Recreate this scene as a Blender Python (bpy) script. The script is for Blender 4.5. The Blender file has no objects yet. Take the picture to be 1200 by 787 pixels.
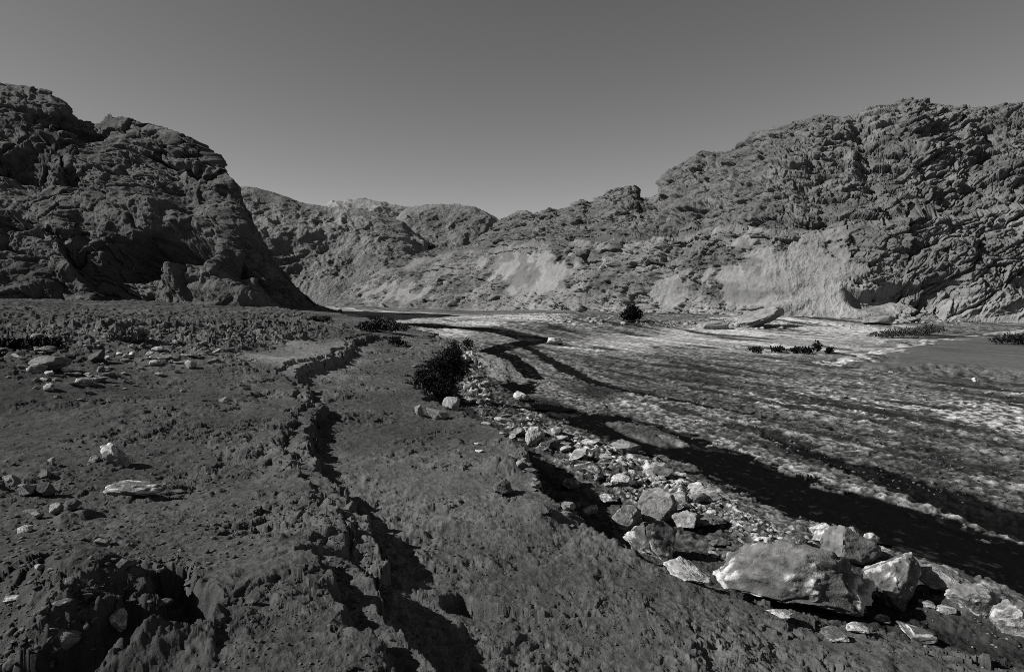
import bpy, bmesh, math, random, time
import numpy as np
from concurrent.futures import ThreadPoolExecutor
T0 = time.time()
f4 = np.float32
rnd = random.Random(7)
scene = bpy.context.scene
COL = scene.collection
POOL = ThreadPoolExecutor(4)

# ------------------------------------------------------------------ camera
EYE = 3.4
FPX = 800.0                       # focal length over a 1200 px wide frame (24 mm)
PITCH = math.radians(-3.5)
CP, SP = math.cos(PITCH), math.sin(PITCH)

def ray(px, py):
    x = (np.asarray(px, float) - 600) / FPX
    u = (393.5 - np.asarray(py, float)) / FPX
    return x, CP - u * SP, SP + u * CP      # world x, y (forward), z (up)

def at_z(px, py, z):
    "the point of the ground plane of height z seen at a place of the survey photo"
    x, y, u = ray(px, py)
    k = (z - EYE) / u
    return x * k, y * k

def at_y(px, py, Y):
    x, y, u = ray(px, py)
    k = Y / y
    return x * k, Y + 0 * k, EYE + u * k

# ------------------------------------------------------------------ noise
_r = np.random.RandomState(3)
PERM = np.tile(_r.permutation(256).astype(np.int32), 3)
GR = _r.normal(size=(256, 3)); GR /= np.linalg.norm(GR, axis=1)[:, None]
GX, GY, GZ = [np.ascontiguousarray(GR[:, i]).astype(f4) for i in range(3)]
WX, WY, WZ, WV = [_r.rand(256).astype(f4) for _ in range(4)]

def _perlin(x, y, z):
    xi = np.floor(x); yi = np.floor(y); zi = np.floor(z)
    fx = (x - xi).astype(f4); fy = (y - yi).astype(f4); fz = (z - zi).astype(f4)
    X = xi.astype(np.int32) & 255; Y = yi.astype(np.int32) & 255; Z = zi.astype(np.int32) & 255
    u = fx*fx*fx*(fx*(fx*6-15)+10); v = fy*fy*fy*(fy*(fy*6-15)+10); w = fz*fz*fz*(fz*(fz*6-15)+10)
    out = 0
    for dx in (0, 1):
        a = PERM[X+dx]; wx = u if dx else 1-u
        for dy in (0, 1):
            b = PERM[a+Y+dy]; wy = wx*(v if dy else 1-v)
            for dz in (0, 1):
                h = PERM[b+Z+dz]
                d = GX[h]*(fx-dx)+GY[h]*(fy-dy)+GZ[h]*(fz-dz)
                out = out + d*wy*(w if dz else 1-w)
    return out*f4(1.5)

def par(fn, *arrs):
    n = len(arrs[0])
    if n < 20000: return fn(*arrs)
    k = max(4, n // 60000)
    cuts = np.linspace(0, n, k+1).astype(int)
    res = list(POOL.map(lambda i: fn(*[a[cuts[i]:cuts[i+1]] for a in arrs]), range(k)))
    if isinstance(res[0], tuple): return tuple(np.concatenate([r[j] for r in res]) for j in range(len(res[0])))
    return np.concatenate(res)

def perlin(x, y, z): return par(_perlin, x, y, z)

def fbm(x, y, z, wl, octs, gain=.5, lac=2.03, mode='n', fp=None):
    "fractal noise, wl = longest wavelength in metres; octaves finer than the local mesh fade out"
    def f(x, y, z, *q):
        out = np.zeros(len(x), f4); a = 1.0; w = wl
        for o in range(octs):
            n = _perlin(x/w+17.3*o, y/w+5.1*o, z/w+9.7*o)
            if mode == 'r': n = 1-2*np.abs(n)
            elif mode == 'b': n = 2*np.abs(n)-.6
            if q: n = n*np.clip((w/q[0]-1.3)/1.5, 0, 1)
            out += f4(a)*n; a *= gain; w /= lac
        return out
    return par(f, x, y, z, *((fp,) if fp is not None else ()))

def worley(x, y, z, flat=False):
    def f(x, y, z):
        xi = np.floor(x).astype(np.int32); yi = np.floor(y).astype(np.int32); zi = np.floor(z).astype(np.int32)
        f1 = np.full(len(x), 9., f4); f2 = f1.copy(); cid = np.zeros(len(x), f4); ox = cid.copy(); oy = cid.copy(); oz = cid.copy()
        for dx in (-1, 0, 1):
            a = PERM[(xi+dx) & 255]
            for dy in (-1, 0, 1):
                b = PERM[a+((yi+dy) & 255)]
                for dz in ((0,) if flat else (-1, 0, 1)):
                    h = PERM[b+((zi+dz) & 255)]
                    qx = (x-xi-dx-WX[h]).astype(f4); qy = (y-yi-dy-WY[h]).astype(f4); qz = (z-zi-dz-WZ[h]).astype(f4)
                    d = qx*qx+qy*qy+(0 if flat else qz*qz)
                    m = d < f1
                    ox = np.where(m, qx, ox); oy = np.where(m, qy, oy); oz = np.where(m, qz, oz)
                    f2 = np.where(m, f1, np.minimum(f2, d)); cid = np.where(m, WV[h], cid); f1 = np.where(m, d, f1)
        tilt = (cid*37.7 % 1-.5)*ox+(cid*91.3 % 1-.5)*oy+(cid*13.1 % 1-.5)*oz
        return np.sqrt(f2)-np.sqrt(f1), cid, tilt
    return par(f, x, y, z)

def ss(a, b, x):
    t = np.clip((x-a)/(b-a), 0, 1)
    return t*t*(3-2*t)

def lerp(a, b, t): return a+(b-a)*t

def line_dist(X, Y, pts, attr=None, closed=False):
    """distance to a polyline; sign + on its left hand; attr = rows of values carried along it"""
    pts = np.asarray(pts, float)
    if closed: pts = np.vstack([pts, pts[:1]])
    A = np.asarray(attr, float) if attr is not None else np.zeros((len(pts), 1))
    def f(X, Y):
        best = np.full(len(X), 1e9); sg = np.ones(len(X)); at = np.zeros((len(X), A.shape[1])); ws = np.zeros(len(X))
        for i in range(len(pts)-1):
            ax, ay = pts[i]; bx, by = pts[i+1]
            vx, vy = bx-ax, by-ay; L = vx*vx+vy*vy+1e-12
            t = np.clip(((X-ax)*vx+(Y-ay)*vy)/L, 0, 1)
            qx = X-ax-t*vx; qy = Y-ay-t*vy
            d = qx*qx+qy*qy
            m = d < best-1e-9
            c = vx*(Y-ay)-vy*(X-ax)
            best = np.where(m, d, best); sg = np.where(m, np.sign(c), sg)
            if attr is not None:
                k = np.sqrt(L)/(d+.02)**2; ws += k
                at += (A[i]+(A[i+1]-A[i])*t[:, None])*k[:, None]
        return np.sqrt(best), sg, at/np.maximum(ws, 1e-20)[:, None]
    return par(f, X, Y)

def poly_in(X, Y, pts):
    "signed distance into a closed polygon (+ inside)"
    pts = np.asarray(pts, float)
    d, _, _ = line_dist(X, Y, pts, closed=True)
    def f(X, Y):
        ins = np.zeros(len(X), bool); n = len(pts)
        for i in range(n):
            x1, y1 = pts[i]; x2, y2 = pts[(i+1) % n]
            if y1 == y2: continue
            ins ^= ((y1 > Y) != (y2 > Y)) & (X < (x2-x1)*(Y-y1)/(y2-y1)+x1)
        return ins
    return np.where(par(f, X, Y), d, -d)

def curve(pts, z=None):
    "photo places (px, py[, z]) -> ground points"
    return [tuple(float(v) for v in at_z(p[0], p[1], p[2] if len(p) > 2 else z)) for p in pts]

# ------------------------------------------------------------------ mesh helpers
def grid_faces(nr, nc, keep=None):
    i = np.arange((nr-1)*(nc-1)); r = i//(nc-1); c = i % (nc-1)
    v = r*nc+c
    q = np.stack([v, v+1, v+nc+1, v+nc], 1)
    return q if keep is None else q[keep]

def mesh_from(name, co, quads, attrs=None, smooth=True, mat=None):
    used = np.unique(quads)
    if len(used) < len(co):
        re = np.full(len(co), -1, np.int64); re[used] = np.arange(len(used))
        co = co[used]; quads = re[quads]; attrs = {k: v[used] for k, v in (attrs or {}).items()}
    k = quads.shape[1]
    me = bpy.data.meshes.new(name)
    me.vertices.add(len(co)); me.vertices.foreach_set('co', np.ascontiguousarray(co, f4).ravel())
    me.loops.add(quads.size); me.loops.foreach_set('vertex_index', quads.astype(np.int32).ravel())
    me.polygons.add(len(quads))
    me.polygons.foreach_set('loop_start', np.arange(0, quads.size, k, dtype=np.int32))
    me.polygons.foreach_set('use_smooth', np.full(len(quads), smooth))
    for a, v in (attrs or {}).items():
        t = me.attributes.new(a, 'FLOAT', 'POINT'); t.data.foreach_set('value', np.ascontiguousarray(v, f4))
    me.update(calc_edges=True)
    if mat: me.materials.append(mat)
    return me

def link(name, me, parent=None, **props):
    o = bpy.data.objects.new(name, me); COL.objects.link(o)
    if parent: o.parent = parent
    for k, v in props.items():
        if v: o[k] = v
    return o

# ------------------------------------------------------------------ materials
def earth_mat(name, rough=.9, spec=.25, bump=.0, wl=1.0, vary=.35, obj_space=False, salt=0., base=None, grains=0.):
    """mineral surface: the albedo carried by the mesh (or base), broken up by fine noise; grey because the photograph is"""
    m = bpy.data.materials.new(name); m.use_nodes = True
    nt = m.node_tree; N = nt.nodes; L = nt.links; N.clear()
    out = N.new('ShaderNodeOutputMaterial'); b = N.new('ShaderNodeBsdfPrincipled')
    L.new(b.outputs[0], out.inputs[0])
    tc = N.new('ShaderNodeTexCoord'); vec = tc.outputs['Object']
    if base is None:
        a = N.new('ShaderNodeAttribute'); a.attribute_name = 'alb'; src = a.outputs['Fac']
    else:
        v = N.new('ShaderNodeValue'); v.outputs[0].default_value = base; src = v.outputs[0]
    def noise(sc, det=6, ro=.6):
        n = N.new('ShaderNodeTexNoise'); n.inputs['Scale'].default_value = sc; n.inputs['Detail'].default_value = det
        n.inputs['Roughness'].default_value = ro; L.new(vec, n.inputs['Vector']); return n.outputs['Fac']
    def math_(op, x, y, c=False):
        n = N.new('ShaderNodeMath'); n.operation = op; n.use_clamp = c
        for i, q in enumerate((x, y)):
            if isinstance(q, (int, float)): n.inputs[i].default_value = q
            else: L.new(q, n.inputs[i])
        return n.outputs[0]
    n1 = noise(3.1/wl, 9, .68)
    k = math_('ADD', math_('MULTIPLY', math_('SUBTRACT', n1, .5), vary*4), 1.0)
    if grains:      # coarser stones among the fine
        k = math_('ADD', k, math_('MULTIPLY', math_('SUBTRACT', noise(2.6, 4, .7), .5), grains*4))
    k = math_('MAXIMUM', k, .25)
    val = math_('MULTIPLY', src, k)
    if salt:
        # white salt bloom in blotches of its own
        n2 = noise(1.3/wl, 7, .62)
        mr = N.new('ShaderNodeMapRange'); mr.interpolation_type = 'SMOOTHSTEP'
        mr.inputs[1].default_value = .62-.3*salt; mr.inputs[2].default_value = .80-.3*salt
        oi = N.new('ShaderNodeObjectInfo')
        L.new(math_('ADD', n2, math_('MULTIPLY', math_('SUBTRACT', oi.outputs['Random'], .5), .16)), mr.inputs[0])
        mx = N.new('ShaderNodeMix'); mx.data_type = 'FLOAT'
        L.new(mr.outputs[0], mx.inputs[0]); L.new(val, mx.inputs[2]); mx.inputs[3].default_value = .62
        val = mx.outputs[0]
    cb = N.new('ShaderNodeCombineColor')
    for i in range(3): L.new(val, cb.inputs[i])
    L.new(cb.outputs[0], b.inputs['Base Color'])
    b.inputs['Roughness'].default_value = rough; b.inputs['Specular IOR Level'].default_value = spec
    if bump:
        bp = N.new('ShaderNodeBump'); bp.inputs['Strength'].default_value = 1; bp.inputs['Distance'].default_value = bump
        L.new(noise(9/wl, 8, .65), bp.inputs['Height']); L.new(bp.outputs[0], b.inputs['Normal'])
    return m
# ------------------------------------------------------------------ the lie of the land
# upper terrace scarp (near -> far): place in the survey, height of its foot; carried value = drop
A_PX = [(620,960,.46),(520,830,.46),(486,775,.46),(455,735,.46),(425,703,.45),(412,690,.40),(430,676,.10),(452,668,.22),(446,648,.30),
        (430,620,.32),(408,592,.30),(386,566,.24),(362,540,.26),(366,512,.26),(374,486,.22),(358,462,.22),(346,450,.26),
        (366,440,.30),(398,428,.32),(412,418,.28),(416,411,.22),(446,404,.18),(470,398,.10),(440,392,.02),(400,384,0)]
A_W = curve([(p[0], p[1]) for p in A_PX], 1.15); A_AT = [[p[2]] for p in A_PX]
# bank above the riverbed (near -> far): px, py, height there, | width of the slope, foot height, top height
B_PX = [(1500,860,.25,1.6,.16,.34),(1300,806,.25,1.5,.16,.34),(1150,778,.25,1.3,.14,.36),(1000,742,.3,1.1,.14,.42),(900,708,.35,.9,.16,.48),
        (830,690,.4,.7,.18,.55),(770,672,.5,.5,.20,.66),(715,648,.6,.30,.20,.78),(690,632,.6,.16,.16,.84),(655,618,.65,.12,.14,.92),(640,600,.7,.12,.14,.95),
        (632,572,.7,.16,.2,.95),(612,545,.7,.2,.25,.95),(596,522,.7,.3,.35,.92),(566,498,.75,.5,.45,.9),(538,482,.8,.5,.5,.9),(510,474,.85,.5,.5,.92),
        (498,462,.85,.6,.5,.95),(515,435,.8,.8,.5,.95),(533,410,.8,1.0,.45,.95),(512,395,.8,1.5,.4,.95),(465,386,.7,2,.3,.9),(400,372,.6,3,.3,.9),(372,362,.6,4,.3,.9),(340,356.5,.8,5,.3,1.0)]
B_W = curve([(p[0], p[1], p[2]) for p in B_PX]); B_AT = [[p[3], p[4], p[5]] for p in B_PX]
# bright island, wet channel
CH_POLY = curve([(1700,905),(1300,742),(1200,700),(1100,664),(1000,634),(900,594),(820,557),(760,533),(690,508),(640,488),(606,470),(588,456),
                 (592,449),(612,452),(626,444),(622,436),(634,446),(630,460),(622,467),(636,474),(660,478),(690,483),(740,489),(790,505),(850,525),(905,546),(1000,576),(1100,602),(1200,640),(1300,668),(1700,790)], 0)
CH_LINE = curve([(626,444),(606,427),(590,417),(574,412.5),(600,405),(637,399),(600,391.5),(560,387),(520,385),(490,380)], 0)
CH_LW = [[.55],[.75],[.9],[1.0],[1.2],[2.0],[1.6],[1.6],[2],[3]]
S2_LINE = curve([(1300,655),(1200,616),(1120,588),(1040,560),(960,534),(900,512)], 0)
S2_W = [[.32],[.34],[.3],[.26],[.2],[.0]]
S3_LINE = curve([(1000,508),(900,489),(800,470),(740,459),(690,447),(665,434),(640,420),(612,404)], 0)
S3_W = [[.0],[.15],[.22],[.26],[.4],[.55],[.5],[.4]]
ISLE1 = curve([(559,432),(562,421),(580,418),(598,424),(606,436),(604,447),(590,452),(570,449)], 0)
ISLE2 = curve([(712,497),(730,496),(765,502),(800,516),(806,524),(780,526),(745,516),(722,505)], 0)
SAND = curve([(985,417),(1040,407),(1095,397),(1230,388),(1500,390),(1500,450),(1230,432),(1100,427),(1010,422)], .35)
SALTLINE = curve([(985,415),(1050,403),(1120,389),(1230,379),(1400,372)], .5)
WHITE = [  # pale salt ground: polygon, edge softness (m), strength
    (curve([(392,361),(450,368),(500,376),(545,383),(540,391),(500,388),(440,377),(395,367)], .3), 2.0, .62),
    (curve([(520,383),(560,380),(640,376),(720,378),(700,386),(620,384),(560,385)], .1), 2.0, .40),
    (curve([(655,402),(720,392),(800,386),(860,376),(960,380),(1060,380),(1040,398),(985,414),(870,411),(790,404),(740,410),(690,408)], .2), 2.0, .36),
    (curve([(385,357),(450,362),(560,367),(660,373),(640,380),(560,382),(480,379),(395,370)], .3), 3.0, .34),
    (curve([(650,398),(690,399),(682,407),(652,408)], 0), .8, .5),
    (curve([(880,452),(1000,470),(1100,474),(1260,456),(1260,524),(1125,503),(1025,488),(900,474)], 0), 1.2, .52),
    (curve([(640,470),(640,445),(700,452),(760,462),(800,478),(700,480)], 0), 1.5, .04),
    (curve([(820,440),(1000,442),(1080,455),(1000,470),(860,458)], 0), 2.5, .15),
    (curve([(535,400),(556,402),(575,455),(600,478),(690,512),(760,538),(830,570),(900,604),(960,636),(905,640),(850,606),(790,596),(735,580),(690,556),(650,532),(610,515),(575,498),(545,470),(540,430)], .2), .35, .46),
]
TONGUE = curve([(285,424),(310,416),(350,408),(400,402),(446,402),(420,408),(412,416),(396,427),(352,434),(310,430)], 1.5)
GULLY = curve([(-120,800),(-30,765),(50,738),(110,706),(160,684),(205,676),(222,664)], 1.75)
GULLY_AT = [[.36,.42],[.36,.38],[.30,.30],[.30,.26],[.30,.24],[.36,.24],[.32,.18]]
GULLY2 = curve([(222,664),(206,648),(196,628)], 1.75)
GULLY3 = curve([(-60,690),(40,700),(96,690),(140,668)], 1.8)
RUT = curve([(532,692),(550,694),(600,693),(650,691),(700,686)], 1.02); RUT_AT = [[.17, .17], [.17, .16], [.09, .11], [.06, .09], [.03, .06]]
BUMPS = [  # px, py, z, radius along x, along y, height
    (60,650,1.8,.75,.5,.26),(150,690,1.75,.35,.3,.20),(20,600,1.85,.7,.5,.10),(110,640,1.8,.35,.25,.12),(250,585,1.8,.9,.9,.05),(300,640,1.8,.6,.6,.06),(320,745,1.75,.5,.6,.05),
    (340,610,1.8,.45,.8,.08),(585,640,1.0,.5,.5,.05),(760,735,.6,.6,.4,.06),(560,560,1.,.7,.8,.05),(640,605,.9,.25,.2,.10),(590,560,.9,.25,.25,.14),
    (240,430,1.6,2.,1.5,.15),(60,420,1.7,3,1.5,.3),(130,400,1.8,4,2,.35),(-60,450,1.7,3,2,.3),(250,395,1.7,4,2,.3),(370,388,1.8,4,2,.35),(330,375,1.8,4,3,.4),
    (955,672,.15,.95,.32,.22),(1040,664,.1,.6,.3,.20),(1130,705,.1,.6,.3,.10),(760,640,.3,.6,.4,.10),
    (1030,395,.5,4,2,.25)]

RILLS = [curve(q, 0) for q in ([(640,408),(760,416),(900,425),(1000,431)], [(660,415),(760,432),(900,452),(1040,470),(1250,497)], [(690,430),(800,452),(920,475),(1060,500),(1250,535)],
    [(840,425),(1000,441),(1250,462)], [(720,447),(840,478),(980,513),(1120,548),(1300,590)], [(760,470),(860,500),(960,524)], [(900,520),(1040,545),(1250,590)], [(700,420),(820,436),(960,450),(1250,478)])]
FLOW = np.array([-.34, .94])

def land(X, Y, fp):
    "height, albedo and zone (0 bank, 1 riverbed, 2 wet channel, 3 sand) of the ground"
    X = X.astype(f4); Y = Y.astype(f4); Z0 = np.zeros_like(X)
    R = np.hypot(X, Y)
    n1 = fbm(X, Y, Z0+3, 2.2, 5, .55, fp=fp)                     # edge wander
    nB = fbm(X, Y, Z0+30, .9, 5, .6, fp=fp)
    # crumbs: ragged block edges along the breaks of the mud
    crumb = Z0.copy()
    for size, amt, reach in ((.34, .16, 60), (.15, .09, 30), (.07, .045, 12)):
        m = np.where(R < reach)[0]
        if len(m):
            _, c, t = worley((X[m]/size+.7*n1[m]).astype(f4), (Y[m]/size+.7*nB[m]).astype(f4), Z0[m]+.5, True)
            crumb[m] += amt*(c-.5+.8*t)
    # --- bank
    dB, sgB, aB = line_dist(X, Y, B_W, B_AT)
    far = np.clip(R/14, .5, 4)
    sB = (dB*sgB).astype(f4) + (n1*.10+nB*.10+crumb*1.1)*far*np.clip(aB[:, 0]*2.2, .8, 1.5)
    w = aB[:, 0]
    up = ss(-w*.5, w*.5, sB).astype(f4)
    zlow = aB[:, 1]*np.exp(np.minimum(sB, 0)/1.6)
    zup = aB[:, 2] + .055*np.clip(sB, 0, 5)
    dA, sgA, aA = line_dist(X, Y, A_W, A_AT)
    wob = fbm(X, Y, Z0+11, .8, 5, .62, fp=fp)
    sA = (dA*sgA).astype(f4) + (wob*.10+crumb*.70)*np.clip(R/9, .6, 1.25)
    stepA = ss(-.02, .035, sA/np.clip(R/9, .7, 2))
    second = ss(-.02, .04, sA-.30-.14*n1)                         # a second crack up-slope of the first
    drop = aA[:, 0]
    zup = zup + drop*(.72*stepA+.28*second) + .10*np.exp(-np.maximum(sA, 0)/.5)*stepA*drop
    zup = zup + .18*ss(0, 8, sA)
    left = np.maximum(-X, 0)
    zup = zup + 1.0*ss(14, 52, left)*ss(14, 40, Y) + .25*ss(0, 14, left)*ss(5, 20, Y)
    z = lerp(zlow, zup, up)
    upm = ss(0, 1.2, sA)                                         # on the upper terrace
    # gullies and ruts
    gd, gs, ga = line_dist(X, Y, GULLY, GULLY_AT)
    gn = gd + wob*.10 + nB*.05
    gul = 1-ss(.35, 1.05, gn/ga[:, 1])
    z = z - ga[:, 0]*gul
    g2, _, _ = line_dist(X, Y, GULLY2); z = z - .26*(1-ss(.04, .17, g2+nB*.06+crumb*.3))
    g3, _, _ = line_dist(X, Y, GULLY3); z = z - .14*(1-ss(.05, .3, g3+nB*.08))
    rd, _, ra = line_dist(X, Y, RUT, RUT_AT)
    z = z - ra[:, 0]*(1-ss(.55, 1.0, (rd+nB*.05+crumb*.25)/ra[:, 1]))
    for px, py, bz, rx, ry, h in BUMPS:
        bx, by = at_z(px, py, bz)
        q = ((X-bx)/rx)**2+((Y-by)/ry)**2
        z = z + h*np.exp(-q*(1+.5*n1))
    # broad and fine relief of the mud
    rubble = ss(16, 24, R)*ss(.5, 3, sA)*ss(2, -8, X+.0*Y)
    tong = ss(-.5, .4, poly_in(X, Y, TONGUE)+n1*.5)
    rubble = rubble*(1-tong)
    n2 = fbm(X, Y, Z0+50, 3.0, 4, .5, fp=fp)
    cl = fbm(X*1.0, Y*1.0, Z0+70, .42, 6, .62, mode='b', fp=fp)   # clods
    patch = ss(-.15, .35, fbm(X, Y, Z0+90, 1.7, 3, .5))
    near_scarp = np.exp(-np.abs(sA+.05)/.55)
    plates = ss(.12, .30, fbm(X, Y, Z0+360, 1.5, 5, .6))*(1-tong)                 # places where the crust has broken up
    rough_m = (.10+.55*patch)*(1-.85*tong)+.5*near_scarp
    n3 = fbm(X, Y, Z0+110, .16, 4, .6, fp=fp); n4 = fbm(X, Y, Z0+115, .075, 3, .75, fp=fp)
    pits = ss(.28, .55, fbm(X, Y, Z0+118, .30, 4, .7, fp=fp))*ss(-.1, .2, fbm(X, Y, Z0+119, 1.3, 3, .5))
    lump = fbm(X, Y, Z0+130, 1.1, 5, .6, mode='r', fp=fp)
    # single pebbles and clods
    pebh = Z0.copy(); pid = Z0.copy(); cloh = Z0.copy()
    for size, reach, amt in ((.42, 60, .075), (.19, 26, .042), (.09, 11, .022)):
        m = np.where(R < reach)[0]
        if len(m) == 0: continue
        jx = X[m]+n1[m]*.1*size; jy = Y[m]
        k, c, t = worley((jx/size).astype(f4), (jy/size).astype(f4), (Z0[m]+.5), True)
        on = ss(.45, .55, c)*(1-ss(reach*.75, reach, R[m]))
        dome = ss(0, .45, k)
        pebh[m] += amt*on*dome*(.6+t); pid[m] = np.where(on*ss(0, .15, k) > .5, ((c*53.7 % 1)-.45)*2, pid[m])
        on = ss(.80, .9, (c*7.31) % 1)*(1-ss(reach*.75, reach, R[m]))
        cloh[m] += amt*.75*on*dome*(.7+1.4*t)
    near_B = np.exp(-np.abs(sB-.1)/.45)*ss(.9, .4, w)
    bank_rel = n2*.075 + cloh*np.clip(rough_m, 0, 1.5) + .028*near_B*(lump+.4*cl) + crumb*.30*plates + crumb*.10*np.clip(rough_m-.3, 0, 1.3) + cl*.016*rough_m + n3*.014*(.3+rough_m) + n4*.006*(1-.6*tong) - .014*pits*(1-tong) + rubble*(lump*.12+n1*.16+crumb*.9) + .03*near_scarp*lump
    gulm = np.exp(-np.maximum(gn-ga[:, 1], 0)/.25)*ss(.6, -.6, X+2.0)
    bank_rel = bank_rel + gulm*(lump*.05+cl*.04+cloh*2.2+crumb*.35)
    # --- riverbed
    u = X*FLOW[0]+Y*FLOW[1]; v = X*FLOW[1]-Y*FLOW[0]
    u = u.astype(f4); v = v.astype(f4)
    vw = v + .5*fbm(u*.12, v*.3, Z0+150, 1.0, 2)
    grit = fbm(X, Y, Z0+320, .115, 3, .8, fp=fp); grit2 = fbm(u*.7, v, Z0+330, .22, 3, .75, fp=fp)
    st = fbm(u*.42, vw, Z0+170, 2.6, 7, .72, fp=fp*.8)             # long streaks
    st2 = fbm(u*.5, vw, Z0+190, .50, 5, .78, fp=fp*.7)
    peb = fbm(u*.8, v, Z0+210, .42, 6, .72, fp=fp)
    cob = fbm(u*.6, v, Z0+225, 1.3, 4, .6, mode='r', fp=fp)
    rw = v+.6*fbm(u*.15, v*.4, Z0+260, 1.6, 3)+.12*fbm(u, v, Z0+270, .8, 3, fp=fp)
    q1 = np.abs(fbm(u/20, rw/2.0, Z0+280, 1., 1)); q2 = np.abs(fbm(u/10, rw/.9, Z0+290, 1., 1))
    rill = np.maximum(ss(.24, .07, q1), .8*ss(.24, .08, q2)*ss(40, 26, R))
    rill = rill*ss(-.10, .30, fbm(u*.25, v*.6, Z0+300, 2.5, 3))
    for j, ln in enumerate(RILLS):
        d, _, _ = line_dist(X, Y, ln)
        d = d+n1*.28+grit2*.10
        rill = np.maximum(rill, ss(.34, .08, d)*ss(-.45, .1, fbm(u*.3, v, Z0+350+9*j, 4., 3)))
    sand = ss(-1.0, 1.0, poly_in(X, Y, SAND)+n1*2.4)
    ch = poly_in(X, Y, CH_POLY) + n1*.16*np.clip(R/14, .5, 2)+nB*.16+peb*.30+crumb*.6
    cd, _, ca = line_dist(X, Y, CH_LINE, CH_LW)
    ch = np.maximum(ch, ca[:, 0]*.8-cd+n1*.12)
    i1 = poly_in(X, Y, ISLE1)+n1*.2; i2 = poly_in(X, Y, ISLE2)+n1*.15
    ch = np.minimum(ch, np.minimum(-i1, -i2))
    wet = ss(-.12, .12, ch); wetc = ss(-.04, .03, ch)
    s2, _, s2a = line_dist(X, Y, S2_LINE, S2_W); s3, _, s3a = line_dist(X, Y, S3_LINE, S3_W)
    dk = np.maximum(ss(.10, -.06, s2-s2a[:, 0]*1.7+n1*.14+grit2*.12), ss(.10, -.06, s3-s3a[:, 0]*.75+n1*.18+grit2*.15))
    stones = ss(-.5, .6, poly_in(X, Y, WHITE[-1][0])+n1*.4)
    roughbed = (1-sand)*(1-.8*wetc)
    bed_rel = roughbed*(pebh*.8+grit*.016+grit2*.016+st*.006+peb*.016+cob*.008*np.clip(R/20, .5, 1.4))-.022*ss(-.14, .10, ch)-.03*dk-.022*rill + stones*(lump*.07+peb*.03)*(1-wet) + sand*.25
    bed_rel = bed_rel + roughbed*ss(45, 70, Y)*(lump*.08+n1*.06)
    bed_rel = bed_rel + .8*ss(54, 74, Y-.12*X)*ss(-10, 8, X) + .10*ss(0, .6, i1) + .06*ss(0, .3, i2)
    low = 1-up
    z = z + up*bank_rel + low*bed_rel*ss(0.0, .6, -sB+.35)
    # --- albedo (what the ground is made of, plus some lens falloff)
    mud = .070*(1+.18*n2+.10*n1+.20*n3+.28*n4) + .010*patch
    mud = mud*(1-.26*ss(-.2, 2.0, sA)-.26*ss(1.5, 6, sA))  # upper terrace: darker rubbly surface, with lens vignetting also painted into its colour
    mud = lerp(mud, .135*(1+.12*n2), tong)
    mud = mud + rubble*(.018*np.clip(lump, 0, 1)) + .05*rubble*ss(.3, .6, n3)
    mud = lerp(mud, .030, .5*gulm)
    dry = ss(.05, .4, fbm(X, Y, Z0+250, 6., 3, .5))
    mud = mud*(1+.25*dry*upm)*(1+.45*fbm(X, Y, Z0+340, 5.0, 4, .55))
    dash0 = grit2+.6*st2
    salt = Z0.copy()
    for poly, soft, k in WHITE:
        m = ss(-soft, soft, poly_in(X, Y, poly)+n1*soft*.25+dash0*soft*.4)
        salt = np.maximum(salt, m*k)
    sl, _, _ = line_dist(X, Y, SALTLINE); salt = np.maximum(salt, .8*ss(1.3, .4, sl+n1*.8))
    isl = np.maximum(ss(-.1, .4, i1), ss(-.05, .2, i2))
    thr = .58-1.12*salt
    dash = grit*1.2*ss(26, 15, R)+grit2*1.15*ss(7, 17, R)*ss(48, 30, R)+st2*.9*ss(26, 42, R)
    band = fbm(u*.07, rw, Z0+310, 2.2, 5, .6, fp=fp*.5)
    cov = ss(thr-.15, thr+.32, np.minimum(band, .3)*.60+dash*.85+pid*.06-rill*.5)
    grey = .10*np.maximum(.25, 1+.8*np.clip(band, -.6, .18)+.3*pid)
    bed = lerp(grey, .25*(1+.15*pid), cov*(.40+.6*np.clip(salt*2.2, 0, 1)))
    bed = bed*np.clip(1+1.3*dash, .4, 1.6)
    bed = lerp(bed, .15*(1+.3*n3+.2*n1+.3*grit), isl)
    bed = lerp(bed, .085*(1+.10*n2+.12*n1+.3*np.minimum(band, .1)+.25*grit2), sand*(1-ss(.2, .6, salt)))
    # smooth pale silt under the far salt
    silt = Z0.copy()
    for k in (0, 2, 3): silt = np.maximum(silt, ss(-2.5, 2.5, poly_in(X, Y, WHITE[k][0])+n1*2.0))
    bed = lerp(bed, (.22+.15*ss(-.1, .4, band+.3*st))*(1+.5*grit2+.2*n2+.3*st2), silt*.9)
    # flat wet mud at the foot of the bank, before the stones
    footmud = ss(2.2, 1.2, -sB+n1*.4)*(1-ss(.1, .5, stones))*ss(3, 5, R)*ss(30, 20, R)
    bed = lerp(bed, .040*(1+.3*n1+.3*st2), footmud*.85)
    bed = lerp(bed, .014, rill*.9*roughbed*(1-stones))
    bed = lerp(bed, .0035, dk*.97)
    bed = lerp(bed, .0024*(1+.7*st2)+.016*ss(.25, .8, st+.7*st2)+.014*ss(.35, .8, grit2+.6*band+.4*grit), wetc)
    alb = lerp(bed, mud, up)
    zone = np.where(up > .5, 0, np.where(ch > 0, 2, np.where(sand > .5, 3, 1)))
    return z.astype(f4), np.clip(alb, .004, .8).astype(f4), zone

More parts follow.
